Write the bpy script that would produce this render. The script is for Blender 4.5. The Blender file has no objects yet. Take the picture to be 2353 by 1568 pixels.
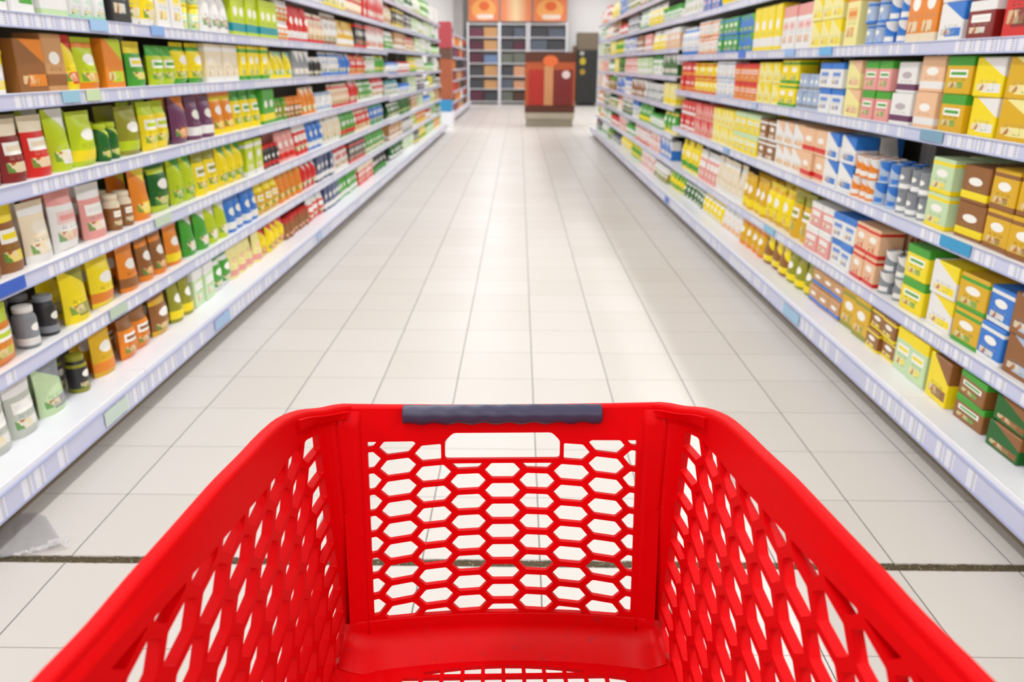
import bpy, bmesh, math, random
from mathutils import Vector, Matrix, geometry
random.seed(11)
S = bpy.context.scene
COL = bpy.context.collection
PI = math.pi

# ------------------------------------------------------------------ helpers
def lin(c):
    return tuple(((v / 12.92) if v <= .04045 else ((v + .055) / 1.055) ** 2.4) for v in c)
def hx(s):
    return lin(tuple(int(s[i:i + 2], 16) / 255 for i in (0, 2, 4)))

def new_obj(name, bm, mats=None, parent=None, smooth=False, loc=None):
    me = bpy.data.meshes.new(name)
    bm.normal_update()
    if smooth:
        for e in bm.edges:
            if len(e.link_faces) == 2 and e.calc_face_angle(0) > .62: e.smooth = False
    bm.to_mesh(me); bm.free()
    if smooth:
        for p in me.polygons: p.use_smooth = True
    o = bpy.data.objects.new(name, me)
    COL.objects.link(o)
    if mats:
        for m in (mats if isinstance(mats, (list, tuple)) else [mats]): me.materials.append(m)
    if parent: o.parent = parent
    if loc: o.location = loc
    return o

def empty(name, loc=(0, 0, 0), rz=0):
    o = bpy.data.objects.new(name, None); COL.objects.link(o)
    o.empty_display_size = .1
    o.location = loc; o.rotation_euler = (0, 0, rz)
    return o

def tag(o, label=None, cat=None, group=None, kind=None):
    if label: o['label'] = label
    if cat: o['category'] = cat
    if group: o['group'] = group
    if kind: o['kind'] = kind
    return o

def box(bm, x0, x1, y0, y1, z0, z1, mi=0):
    vs = [bm.verts.new((x, y, z)) for x in (x0, x1) for y in (y0, y1) for z in (z0, z1)]
    for q in ((0, 1, 3, 2), (4, 6, 7, 5), (0, 4, 5, 1), (2, 3, 7, 6), (0, 2, 6, 4), (1, 5, 7, 3)):
        f = bm.faces.new([vs[i] for i in q]); f.material_index = mi
    return vs

def lathe(bm, prof, n=16, mi=0, smooth=True):
    rings = []
    for r, z in prof:
        if r < 1e-5: rings.append([bm.verts.new((0, 0, z))])
        else: rings.append([bm.verts.new((r * math.cos(2 * PI * k / n), r * math.sin(2 * PI * k / n), z)) for k in range(n)])
    for a, b in zip(rings, rings[1:]):
        for k in range(n):
            k2 = (k + 1) % n
            if len(a) == 1 and len(b) == 1: continue
            if len(a) == 1: f = bm.faces.new((a[0], b[k2], b[k]))
            elif len(b) == 1: f = bm.faces.new((a[k], a[k2], b[0]))
            else: f = bm.faces.new((a[k], a[k2], b[k2], b[k]))
            f.material_index = mi; f.smooth = smooth

def bevel(o, w, seg=2, ang=40):
    m = o.modifiers.new('bevel', 'BEVEL'); m.width = w; m.segments = seg
    m.limit_method = 'ANGLE'; m.angle_limit = math.radians(ang); m.harden_normals = False
    return m

# ------------------------------------------------------------------ materials
def principled(name, col, rough=.5, metal=0., spec=.5, **kw):
    m = bpy.data.materials.new(name); m.use_nodes = True
    b = m.node_tree.nodes['Principled BSDF']
    b.inputs['Base Color'].default_value = (*col, 1)
    b.inputs['Roughness'].default_value = rough
    b.inputs['Metallic'].default_value = metal
    b.inputs['Specular IOR Level'].default_value = spec
    for k, v in kw.items(): b.inputs[k].default_value = v
    return m

class NT:
    def __init__(s, m): s.t = m.node_tree; s.b = s.t.nodes['Principled BSDF']
    def n(s, typ, **kw):
        nd = s.t.nodes.new(typ)
        for k, v in kw.items(): setattr(nd, k, v)
        return nd
    def l(s, a, b): s.t.links.new(a, b)
    def math(s, op, a, b=None, c=None):
        nd = s.n('ShaderNodeMath', operation=op)
        for i, v in enumerate((a, b, c)):
            if v is None: continue
            if isinstance(v, (int, float)): nd.inputs[i].default_value = v
            else: s.l(v, nd.inputs[i])
        return nd.outputs[0]
    def mix(s, fac, a, b):
        nd = s.n('ShaderNodeMix', data_type='RGBA')
        for sock, v in ((nd.inputs[0], fac), (nd.inputs[6], a), (nd.inputs[7], b)):
            if isinstance(v, (int, float)): sock.default_value = v
            elif isinstance(v, tuple): sock.default_value = (*v, 1) if len(v) == 3 else v
            else: s.l(v, sock)
        return nd.outputs[2]
    def noise(s, vec, scale, detail=2):
        nd = s.n('ShaderNodeTexNoise'); nd.inputs['Scale'].default_value = scale
        nd.inputs['Detail'].default_value = detail
        if vec is not None: s.l(vec, nd.inputs['Vector'])
        return nd.outputs['Fac']
    def between(s, v, a, b):
        return s.math('MULTIPLY', s.math('GREATER_THAN', v, a), s.math('LESS_THAN', v, b))

def noisy(name, col, rough=.5, amt=.08, scale=6, **kw):
    # gentle mottling of a plain colour
    m = principled(name, col, rough, **kw); t = NT(m)
    tc = t.n('ShaderNodeTexCoord')
    f = t.noise(tc.outputs['Object'], scale, 4)
    dark = tuple(c * (1 - amt) for c in col); lite = tuple(min(1, c * (1 + amt)) for c in col)
    t.l(t.mix(f, dark, lite), t.b.inputs['Base Color'])
    return m

# ---- shelf colours of the packaging
PAL = dict(w=('white', 'F4F2EE'), c=('cream', 'F3E3C4'), be=('beige', 'E0CBA6'), t_=('tan', 'D09A62'), br=('brown', '97602C'),
           o=('orange', 'F08A1C'), r=('red', 'E02018'), dr=('maroon', '8A1A16'), pk=('pink', 'F0A49C'), y=('yellow', 'FFE410'),
           go=('gold', 'E6B414'), l=('lime', 'C6DA12'), g=('green', '46A82E'), dg=('dark-green', '0C6418'), ol=('olive', '9A9820'),
           t=('teal', '159AA4'), bl=('blue', '2E7CD6'), nv=('navy', '24386C'), p=('purple', '70385E'), gy=('grey', '8E9298'),
           k=('black', '2C2A2C'), py=('pale-yellow', 'FBF0A0'), pb=('pale-blue', 'B4C6E0'), pg=('pale-green', 'CDE6B4'),
           pe=('peach', 'F6C69C'), pgy=('pale-grey', 'C6CABE'), lg=('mint', 'A6E0C0'))
PAL['b_'] = PAL['bl']; PAL['b'] = PAL['bl']
CACHE = {}
def pkg_mat(a, b, style):
    key = (a, b, style)
    if key in CACHE: return CACHE[key]
    ca, cb = hx(PAL[a][1]), hx(PAL[b][1])
    m = principled('printed_%s_and_%s' % (PAL[a][0], PAL[b][0]), ca, .38); t = NT(m)
    tc = t.n('ShaderNodeTexCoord'); sp = t.n('ShaderNodeSeparateXYZ'); t.l(tc.outputs['Generated'], sp.inputs[0])
    x, z = sp.outputs[0], sp.outputs[2]
    col = ca
    if style == 0: msk = t.between(z, .1, .3)
    elif style == 1: msk = t.math('GREATER_THAN', z, .74)
    elif style == 2: msk = t.math('GREATER_THAN', t.math('ADD', z, t.math('MULTIPLY', x, .55)), 1.08)
    else: msk = t.math('MAXIMUM', t.math('LESS_THAN', z, .14), t.between(z, .80, .9))
    col = t.mix(msk, ca, cb)
    # emblem or label patch, then fine print
    third = hx('FFFDF4') if a not in ('w', 'c', 'py') else tuple(.5 * p + .5 * q for p, q in zip(ca, cb))
    if style in (0, 3):
        ex = t.math('POWER', t.math('DIVIDE', t.math('SUBTRACT', x, .5), .26), 2)
        ez = t.math('POWER', t.math('DIVIDE', t.math('SUBTRACT', z, .58), .11), 2)
        el = t.math('LESS_THAN', t.math('ADD', ex, ez), 1)
        col = t.mix(el, col, third)
    elif style == 1:
        col = t.mix(t.math('MULTIPLY', t.between(x, .14, .86), t.between(z, .44, .64)), col, third)
        col = t.mix(t.math('MULTIPLY', t.between(x, .2, .8), t.between(z, .50, .58)), col, cb)
    else:
        col = t.mix(t.math('MULTIPLY', t.between(x, .3, .95), t.between(z, .12, .34)), col, cb)
    if style:      # a picture of the contents on the lower front
        nz = t.n('ShaderNodeTexVoronoi'); nz.inputs['Scale'].default_value = 7; t.l(tc.outputs['Generated'], nz.inputs['Vector'])
        sep = t.n('ShaderNodeSeparateColor'); t.l(nz.outputs['Color'], sep.inputs[0])
        pic = t.mix(sep.outputs[0], cb, hx('F6E2B0')); pic = t.mix(t.math('GREATER_THAN', sep.outputs[1], .72), pic, hx('B8682C'))
        pic = t.mix(t.math('GREATER_THAN', sep.outputs[2], .8), pic, hx('5C9A3C'))
        zone = t.math('MULTIPLY', t.between(x, .12, .72), t.between(z, .16, .32))
        col = t.mix(t.math('MULTIPLY', zone, .85), col, pic)
    zz = t.math('FRACT', t.math('MULTIPLY', z, 26))
    cmb = t.n('ShaderNodeCombineXYZ'); t.l(t.math('MULTIPLY', x, 30), cmb.inputs[0]); t.l(t.math('FLOOR', t.math('MULTIPLY', z, 26)), cmb.inputs[1])
    ns = t.noise(cmb.outputs[0], 1.3, 1)
    pr = t.math('MULTIPLY', t.math('MULTIPLY', t.math('GREATER_THAN', zz, .5), t.math('GREATER_THAN', ns, .52)),
                t.math('MULTIPLY', t.between(x, .2, .8), t.between(z, .35, .43)))
    dk = tuple(c * .35 for c in (ca if a in ('w', 'c', 'py', 'pb', 'pgy', 'pg') else cb))
    col = t.mix(pr, col, dk)
    t.l(col, t.b.inputs['Base Color'])
    CACHE[key] = m
    return m
LIDM = {}
def lid_mat(b):
    if b not in LIDM: LIDM[b] = principled('lid_%s' % PAL[b][0], hx(PAL[b][1]), .35)
    return LIDM[b]

M_shelf = noisy('white_enamel', hx('F8F8FC'), .35, .03, 8)
M_back = noisy('shelf_back_board', hx('6B6457'), .6, .08, 3)
M_kick = noisy('kick_plate_brown', hx('8A7C68'), .5, .08, 5)
M_deck = noisy('shelf_deck_cream', hx('F8F6F2'), .4, .04, 4)
def rail_mat():
    m = principled('price_rail_clear_strip', hx('D4D8F2'), .22, spec=.6); t = NT(m)
    tc = t.n('ShaderNodeTexCoord'); sp = t.n('ShaderNodeSeparateXYZ'); t.l(tc.outputs['Object'], sp.inputs[0])
    y, z = sp.outputs[1], sp.outputs[2]
    idx = t.math('FLOOR', t.math('MULTIPLY', y, 13))
    wn = t.n('ShaderNodeTexWhiteNoise', noise_dimensions='1D'); t.l(idx, wn.inputs['W'])
    fr = t.math('FRACT', t.math('MULTIPLY', y, 13))
    card = t.math('MULTIPLY', t.between(fr, .12, .88), t.math('GREATER_THAN', wn.outputs[0], .3))
    col = t.mix(card, hx('D2D5EE'), hx('F0F1FA'))
    bar = t.math('MULTIPLY', t.math('MULTIPLY', card, t.between(fr, .22, .46)), t.math('GREATER_THAN', t.math('FRACT', t.math('MULTIPLY', z, 110)), .45))
    col = t.mix(bar, col, hx('B8BACC'))
    t.l(col, t.b.inputs['Base Color'])
    return m
M_rail = rail_mat()
M_railedge = principled('price_rail_blue_grey_edge', hx('B4BADC'), .3)
M_red = noisy('red_polypropylene', (.72, 0., .002), .46, .04, 30, spec=.5, IOR=1.18)
M_grip = principled('blue_grey_rubber_grip', hx('3A3850'), .33, spec=.4)
M_steel = principled('zinc_plated_steel', (.6, .6, .62), .3, 1.)
M_rubber = principled('grey_wheel_rubber', hx('55565A'), .6)
M_wall = noisy('painted_white_wall', hx('FAF8F5'), .7, .03, 1.5)
M_ceil = noisy('white_ceiling_board', hx('F2F1EE'), .8, .02, 1)

# ------------------------------------------------------------------ the hall
def slab(name, x0, x1, y0, y1, z0, z1, m):
    bm = bmesh.new(); box(bm, x0, x1, y0, y1, z0, z1)
    bmesh.ops.recalc_face_normals(bm, faces=bm.faces)
    o = new_obj(name, bm, m); o['kind'] = 'structure'; return o

def floor_material():
    m = principled('beige_glazed_floor_tiles', (.75, .7, .62), .2, spec=.2); t = NT(m)
    tc = t.n('ShaderNodeTexCoord'); sp = t.n('ShaderNodeSeparateXYZ'); t.l(tc.outputs['Object'], sp.inputs[0])
    x, y = sp.outputs[0], sp.outputs[1]
    wob = t.math('MULTIPLY', t.math('SUBTRACT', t.noise(tc.outputs['Object'], 9, 3), .5), .004)
    gx = t.math('DIVIDE', t.math('ADD', t.math('SUBTRACT', x, .083), wob), .4)
    far = t.math('GREATER_THAN', y, 2.222)
    yo = t.math('ADD', y, t.math('MULTIPLY', t.math('SUBTRACT', 1, far), .443))   # the rows before the wide joint are shifted
    gy = t.math('DIVIDE', t.math('SUBTRACT', yo, 2.243), .404)
    def line(v, w):
        d = t.math('ABSOLUTE', t.math('SUBTRACT', t.math('FRACT', t.math('ADD', v, .5)), .5))
        return t.math('LESS_THAN', d, w)
    lx = line(gx, .0046); ly = line(gy, .0024)
    grout = t.math('MAXIMUM', lx, ly)
    ix, iy = t.math('FLOOR', gx), t.math('FLOOR', gy)
    cb = t.n('ShaderNodeCombineXYZ'); t.l(ix, cb.inputs[0]); t.l(iy, cb.inputs[1])
    wn = t.n('ShaderNodeTexWhiteNoise', noise_dimensions='3D'); t.l(cb.outputs[0], wn.inputs['Vector'])
    tile = t.mix(wn.outputs[0], hx('DAD3CA'), hx('E0DAD2'))
    cloud = t.noise(tc.outputs['Object'], 1.1, 1)
    tile = t.mix(t.math('MULTIPLY', cloud, .25), tile, hx('E6E2DD'))
    speck = t.math('GREATER_THAN', t.noise(tc.outputs['Object'], 95, 1), .835)
    tile = t.mix(t.math('MULTIPLY', speck, .5), tile, hx('6A5A48'))
    col = t.mix(grout, tile, hx('4A4640'))
    # the wide dirty expansion joint across the aisle
    edge = t.math('MULTIPLY', t.math('SUBTRACT', t.noise(tc.outputs['Object'], 40, 4), .5), .010)
    j = t.between(t.math('ADD', y, edge), 2.203, 2.240)
    dirt = t.noise(tc.outputs['Object'], 60, 6)
    dcol = t.mix(dirt, hx('1E1A12'), hx('77684E'))
    glint = t.math('GREATER_THAN', t.noise(tc.outputs['Object'], 190, 0), .77)  # pale specks: glints of glass bits in the joint, put into the colour
    dcol = t.mix(glint, dcol, hx('F0E4CC'))
    col = t.mix(j, col, dcol)
    t.l(col, t.b.inputs['Base Color'])
    anyl = t.math('MAXIMUM', grout, j)
    t.l(t.math('ADD', t.math('MULTIPLY', anyl, .5), t.math('ADD', .34, t.math('MULTIPLY', cloud, .06))), t.b.inputs['Roughness'])
    bp = t.n('ShaderNodeBump'); bp.inputs['Strength'].default_value = .5; bp.inputs['Distance'].default_value = .003
    t.l(t.math('SUBTRACT', 1, anyl), bp.inputs['Height']); t.l(bp.outputs[0], t.b.inputs['Normal'])
    return m
slab('floor', -7, 7, -12, 35, -.1, 0, floor_material())
slab('ceiling', -7, 7, -12, 35, 4.75, 4.9, M_ceil)
slab('wall_back', -7, 7, 35, 35.15, 0, 4.75, M_wall)
slab('wall_front', -7, 7, -12.15, -12, 0, 4.75, M_wall)
slab('wall_left', -7.15, -7, -12, 35, 0, 4.75, M_wall)
slab('wall_right', 7, 7.15, -12, 35, 0, 4.75, M_wall)
slab('trim_1', -2.72, -2.32, 34.4, 35, 0, 4.75, noisy('grey_painted_column', hx('A8A4A2'), .6, .04, 2))

# ceiling light fittings in rows along the aisle
def fitting(x, y, row, k):
    r = empty('ceiling_light', (x, y, 4.75))
    tag(r, '%s long white fluorescent fitting from the camera, %s ceiling row' % (ORD[k], row), 'light', 'ceiling lights in rows')
    bm = bmesh.new(); box(bm, -.09, .09, -1.3, 1.3, -.05, 0)
    new_obj('housing', bm, M_shelf, r)
    bm = bmesh.new(); box(bm, -.07, .07, -1.27, 1.27, -.066, -.052)
    new_obj('diffuser', bm, M_diff, r)
    l = bpy.data.lights.new('tube_light', 'AREA'); l.shape = 'RECTANGLE'; l.size = .16; l.size_y = 2.5
    l.energy = {'left': 46, 'middle': 32, 'right': 45}[row]; l.color = (.97, 1, 1.06)
    lo = bpy.data.objects.new('tube_light', l); COL.objects.link(lo); lo.parent = r; lo.location = (0, 0, -.075)
ORD = ['first', 'second', 'third', 'fourth', 'fifth', 'sixth', 'seventh', 'eighth', 'ninth', 'tenth', 'eleventh', 'twelfth',
       'thirteenth', 'fourteenth', 'fifteenth', 'sixteenth', 'seventeenth', 'eighteenth', 'nineteenth', 'twentieth'] + ['%dth' % i for i in range(21, 90)]
for i in range(20, 89):
    n = i + 1
    ORD[i] = '%d%s' % (n, {1: 'st', 2: 'nd', 3: 'rd'}.get(n % 10, 'th'))
M_diff = principled('lamp_diffuser', (.95, .95, .95), .5)
M_diff.node_tree.nodes['Principled BSDF'].inputs['Emission Color'].default_value = (1, .99, .97, 1)
M_diff.node_tree.nodes['Principled BSDF'].inputs['Emission Strength'].default_value = 4
for row, x in (('left', -4.9), ('middle', -.87), ('right', 2.96)):
    for k in range(15): fitting(x, -10.4 + k * 3.05, row, k)  # rows run on unseen behind the camera, added there to light front-facing surfaces

# what stands on each shelf of the near racks: from, to (metres from the camera), colour, kind, print
RUNS={
 ('left',6):'6.88 7.69 w c r;7.69 8.35 k b w;8.35 9.35 w b y;9.35 10.36 c t r;10.36 11.98 r c w',
 ('left',5):'3.03 3.34 w c g;3.34 3.62 pg c w;3.62 3.94 w j lg;3.94 4.18 k c w;4.18 4.49 y b w;4.49 4.8 w c y;4.8 5.13 pg t y;5.13 5.61 w b gy;5.61 6.66 l c t;6.66 7.03 o j w;7.03 7.65 r b w;7.65 8.32 c b r;8.32 8.91 w b br;8.91 9.77 go b w;9.77 10.48 k c r;10.48 11.87 w c g',
 ('left',4):'2.98 3.16 w t y;3.16 3.35 br c o;3.35 3.5 t_ c br;3.5 3.62 y b r;3.62 3.8 l b o;3.8 4.07 o c l;4.07 4.34 g b y;4.34 4.67 l b g;4.67 5.06 y b g;5.06 5.68 c c w;5.68 6.32 y c g;6.32 7.02 y b lg;7.02 7.55 gy c w;7.55 8.1 k j w;8.1 8.88 w b bl;8.88 9.43 bl b w;9.43 10.38 r b o;10.38 11.0 w c g;11.0 11.78 g b y',
 ('left',3):'2.82 3.13 dr b c;3.13 3.31 r b c;3.31 3.47 l b w;3.47 3.68 l b y;3.68 3.9 dg j l;3.9 4.15 ol b l;4.15 4.48 y b l;4.48 4.78 p b o;4.78 5.14 p b w;5.14 5.53 o b y;5.53 6.08 y b g;6.08 6.41 g c y;6.41 6.74 ol j g;6.74 7.22 br j o;7.22 7.77 o b c;7.77 8.37 w j pb;8.37 9.28 c b r;9.28 9.83 r b w;9.83 10.81 g b w;10.81 11.68 w b r',
 ('left',2):'2.71 3.02 br b y;3.02 3.19 c b w;3.19 3.46 w b pk;3.46 3.69 pk b w;3.69 3.92 br j c;3.92 4.14 o b y;4.14 4.42 dg b l;4.42 4.73 l b g;4.73 5.13 y b ol;5.13 5.6 y b g;5.6 6.02 l c w;6.02 6.45 k j r;6.45 6.94 pk b r;6.94 7.39 r b w;7.39 7.96 bl b w;7.96 8.76 c b w;8.76 9.54 g b r;9.54 10.54 r b c;10.54 11.58 bl b w',
 ('left',1):'2.6 2.88 o b l;2.88 3.01 gy j w;3.01 3.19 k j gy;3.19 3.39 y b ol;3.39 3.68 y b o;3.68 3.91 o b br;3.91 4.21 br b o;4.21 4.48 o b y;4.48 4.82 g b w;4.82 5.16 l b w;5.16 5.81 bl b w;5.81 6.34 go b y;6.34 7.04 o b go;7.04 7.56 r b w;7.56 8.24 nv c w;8.24 9.07 w b r;9.07 9.99 k c r;9.99 11.48 g b c',
 ('left',0):'2.5 2.84 pgy b w;2.84 3.09 pg b gy;3.09 3.27 k j ol;3.27 3.53 go b o;3.53 3.84 o b br;3.84 4.11 br b go;4.11 4.4 ol b y;4.4 4.73 pg c w;4.73 5.05 g b w;5.05 5.69 py b pk;5.69 6.31 y b r;6.31 7.06 br j r;7.06 7.64 r b w;7.64 8.27 nv c w;8.27 9.35 g b w;9.35 10.35 r c c;10.35 11.39 k b g',
 ('right',5):'7.15 7.89 w b y;7.89 8.61 bl c r;8.61 9.77 w c g',
 ('right',4):'3.04 3.28 r c dr;3.28 3.51 dr c w;3.51 3.76 w c bl;3.76 4.07 o c c;4.07 4.33 bl n w;4.33 4.59 pb n bl;4.59 4.86 py c o;4.86 5.36 py c y;5.36 5.97 w c pk;5.97 6.67 y c w;6.67 7.13 bl c g;7.13 7.81 g c bl;7.81 8.65 w c o;8.65 9.61 w b bl',
 ('right',3):'2.91 3.17 go c py;3.17 3.37 y c w;3.37 3.62 go c g;3.62 3.84 pe c w;3.84 4.11 w c p;4.11 4.43 pk c g;4.43 4.72 py c pe;4.72 5.1 w c bl;5.1 5.51 pb n gy;5.51 5.87 y c w;5.87 6.41 py c y;6.41 7.13 o c r;7.13 7.75 w c pb;7.75 8.71 y c w;8.71 9.46 r c o',
 ('right',2):'2.75 3.11 go c br;3.11 3.34 br c y;3.34 3.6 pg c y;3.6 3.91 gy n w;3.91 4.16 pb n bl;4.16 4.44 o n w;4.44 4.84 w c bl;4.84 5.26 pe c r;5.26 5.82 w c pe;5.82 6.25 br c w;6.25 6.97 y c pg;6.97 7.77 py c y;7.77 8.55 pk c r;8.55 9.3 r c w',
 ('right',1):'2.6 2.81 br c pb;2.81 2.98 bl c w;2.98 3.18 go c g;3.18 3.43 w c y;3.43 3.68 y c g;3.68 3.95 gy n w;3.95 4.26 pe c r;4.26 4.58 w c bl;4.58 4.98 pk c w;4.98 5.37 go b ol;5.37 5.92 y b go;5.92 6.59 go b y;6.59 7.52 c b w;7.52 8.28 pk b w;8.28 9.13 y b g',
 ('right',0):'2.5 2.79 dg c br;2.79 3.01 br c g;3.01 3.26 y c br;3.26 3.56 pg c y;3.56 3.87 br c y;3.87 4.24 go c ol;4.24 4.72 t_ c b_;4.72 5.21 ol b y;5.21 5.76 br b y;5.76 6.42 go b o;6.42 6.99 w b pe;6.99 7.77 y b w;7.77 8.73 dg b w;8.73 9.78 y b g;9.78 11.12 r b w;11.12 13.37 br b r',
}

# ------------------------------------------------------------------ shelving racks
SIDE_X = {'left': 1.90, 'right': 1.83}
NEARZ = {'left': [.21, .504, .82, 1.15, 1.474, 1.767, 2.13], 'right': [.21, .49, .91, 1.323, 1.695, 2.095]}
FARZ = {'left': [.21, .50, .80, 1.12, 1.45, 1.80, 2.13, 2.47], 'right': [.21, .49, .80, 1.13, 1.47, 1.78, 2.10, 2.43]}

def bay(side, y0, y1, levels, xlip, label, name='shelving_bay'):
    """one bay of white metal shelving; local +X points from the aisle into the rack"""
    sg = -1 if side == 'left' else 1
    r = empty(name, (sg * xlip, (y0 + y1) / 2, 0), 0 if sg > 0 else PI)
    tag(r, label, 'shelving', 'white metal shelving bays lining the aisle')
    L = (y1 - y0) / 2 - .002; top = levels[-1] + .36
    bm = bmesh.new(); box(bm, .47, .49, -L, L, .1, top); new_obj('back_panel', bm, M_back, r)
    bm = bmesh.new(); box(bm, -.05, .49, -L, L, 0, .08); new_obj('kick_plate', bm, M_kick, r)
    for s in (-1, 1):
        bm = bmesh.new(); box(bm, .435, .47, s * (L - .03) - .015, s * (L - .03) + .015, .08, top); new_obj('upright', bm, M_shelf, r)
    # base deck: deeper, with a tall front lip
    bm = bmesh.new(); box(bm, -.125, .465, -L, L, levels[0] - .02, levels[0]); box(bm, -.13, -.115, -L, L, .085, levels[0] + .004)
    o = new_obj('base_shelf', bm, M_shelf, r); bevel(o, .004)
    bm = bmesh.new(); box(bm, -.137, -.131, -L, L, .105, .185, 0)
    box(bm, -.141, -.131, -L, L, .183, .190, 1); box(bm, -.141, -.131, -L, L, .098, .105, 1)
    new_obj('price_rail', bm, [M_rail, M_railedge], o)
    for z in levels[1:]:
        bm = bmesh.new(); box(bm, .004, .465, -L, L, z - .018, z); box(bm, 0, .012, -L, L, z - .055, z + .004)
        o = new_obj('shelf', bm, M_deck, r); bevel(o, .003)
        bm = bmesh.new(); box(bm, -.006, -.0005, -L, L, z - .050, z - .002, 0)
        box(bm, -.009, -.0005, -L, L, z - .004, z + .002, 1); box(bm, -.009, -.0005, -L, L, z - .056, z - .050, 1)
        new_obj('price_rail', bm, [M_rail, M_railedge], o)
    return r

PROMO = []
def promo_tag(bayobj, side, xlip, y, z, w, col, colname, base=False):
    sg = -1 if side == 'left' else 1
    par = None; best = 9
    for ch in bayobj.children:
        if ch.name.split('.')[0] in (('base_shelf',) if base else ('shelf',)):
            zz = max(v.co.z for v in ch.data.vertices)
            if abs(zz - z) < best: best = abs(zz - z); par = ch
    bm = bmesh.new()
    ly = (y - bayobj.location.y) * (1 if sg > 0 else -1)
    x0 = -.142 if base else -.011
    zc = .145 if base else z - .021
    h = .032 if base else .024
    box(bm, x0 - .0015, x0, ly - w / 2, ly + w / 2, zc - h, zc + h)
    o = new_obj('shelf_ticket', bm, principled('ticket_' + colname, col, .4), par)
    o['label'] = colname + ' shelf ticket'

BAYS = {}
def rack(side, y0, y1, n, levels, xlip, zone):
    for i in range(n):
        a = y0 + (y1 - y0) * i / n; b = y0 + (y1 - y0) * (i + 1) / n
        BAYS[(side, zone, i)] = bay(side, a, b, levels, xlip, '%s bay from the camera of the white shelving, %s side, %s' % (ORD[i], side, zone))
rack('left', .6, 11.9, 8, NEARZ['left'], 1.90, 'near stretch')
rack('left', 11.9, 19.9, 6, FARZ['left'], 1.90, 'far stretch')
rack('right', .6, 9.6, 7, NEARZ['right'], 1.83, 'near stretch')
rack('right', 9.6, 19.2, 7, FARZ['right'], 1.83, 'far stretch')
rack('left', 22.2, 31.4, 6, FARZ['left'], 2.0, 'beyond cross aisle')

def bay_at(side, y):
    for (s, zn, i), o in BAYS.items():
        if s != side or zn.startswith('beyond'): continue
        L = max(v.co.y for v in o.children[0].data.vertices)
        if abs(o.location.y - y) <= L + .003: return o
for side, y, z, w, c, nm, base in [
    ('left', 3.75, 1.767, .16, 'A6CDF4', 'pale blue', 0), ('left', 4.35, 1.767, .16, '8CB4EE', 'sky blue', 0),
    ('left', 3.42, 1.474, .14, '9CCBE0', 'pale blue', 0), ('left', 3.6, 1.474, .12, 'D4E8B8', 'pale green', 0),
    ('left', 2.78, .82, .18, '2E5FC8', 'blue', 0), ('left', 4.1, .82, .2, 'C8DCC0', 'pale green', 0), ('left', 3.5, .504, .16, 'C2D6BC', 'pale green', 0),
    ('left', 3.1, .2, .2, 'D2E4D8', 'mint', 1), ('left', 4.4, .2, .25, 'A8C8EC', 'pale blue', 1), ('left', 6.8, .2, .2, 'B4D0EE', 'pale blue', 1),
    ('right', 4.95, 1.695, .2, '6CB8EC', 'sky blue', 0), ('right', 3.55, 1.323, .2, '7FA8C0', 'blue green', 0),
    ('right', 3.2, .91, .24, '2E9ED2', 'bright blue', 0), ('right', 6.3, 1.323, .15, 'B8CCE8', 'pale blue', 0), ('right', 7.0, .91, .2, '86B4E4', 'sky blue', 0),
    ('right', 4.6, .2, .3, 'A4CCE8', 'pale blue', 1), ('right', 8.9, .2, .2, '4C80D8', 'blue', 1), ('right', 5.6, .49, .25, '8CC8E4', 'sky blue', 0),
    ('right', 5.6, 1.695, .2, '9CC0F0', 'pale blue', 0), ('right', 6.8, 1.695, .2, '3C78DC', 'blue', 0)]:
    bo = bay_at(side, y)
    if bo: promo_tag(bo, side, SIDE_X[side], y, z, w, hx(c), nm, bool(base))

# ------------------------------------------------------------------ goods
KIND = {'c': ('carton', 'box'), 'x': ('food_box', 'box'), 'u': ('pouch', 'bag'), 'b': ('snack_bag', 'bag'), 'j': ('glass_jar', 'jar'), 'o': ('bottle', 'bottle'), 'n': ('tin_can', 'can'), 't': ('plastic_tub', 'tub')}
WORD = {'c': 'carton', 'x': 'box', 'u': 'pouch', 'b': 'bag', 'j': 'jar', 'o': 'bottle', 'n': 'can', 't': 'tub'}
# (width along the shelf, depth, height as a share of the free height)
DIM = {'c': (.135, .12), 'x': (.145, .13), 'u': (.135, .085), 'b': (.145, .085), 'j': (.092, .092), 'o': (.085, .085), 'n': (.085, .085), 't': (.118, .118)}

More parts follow.
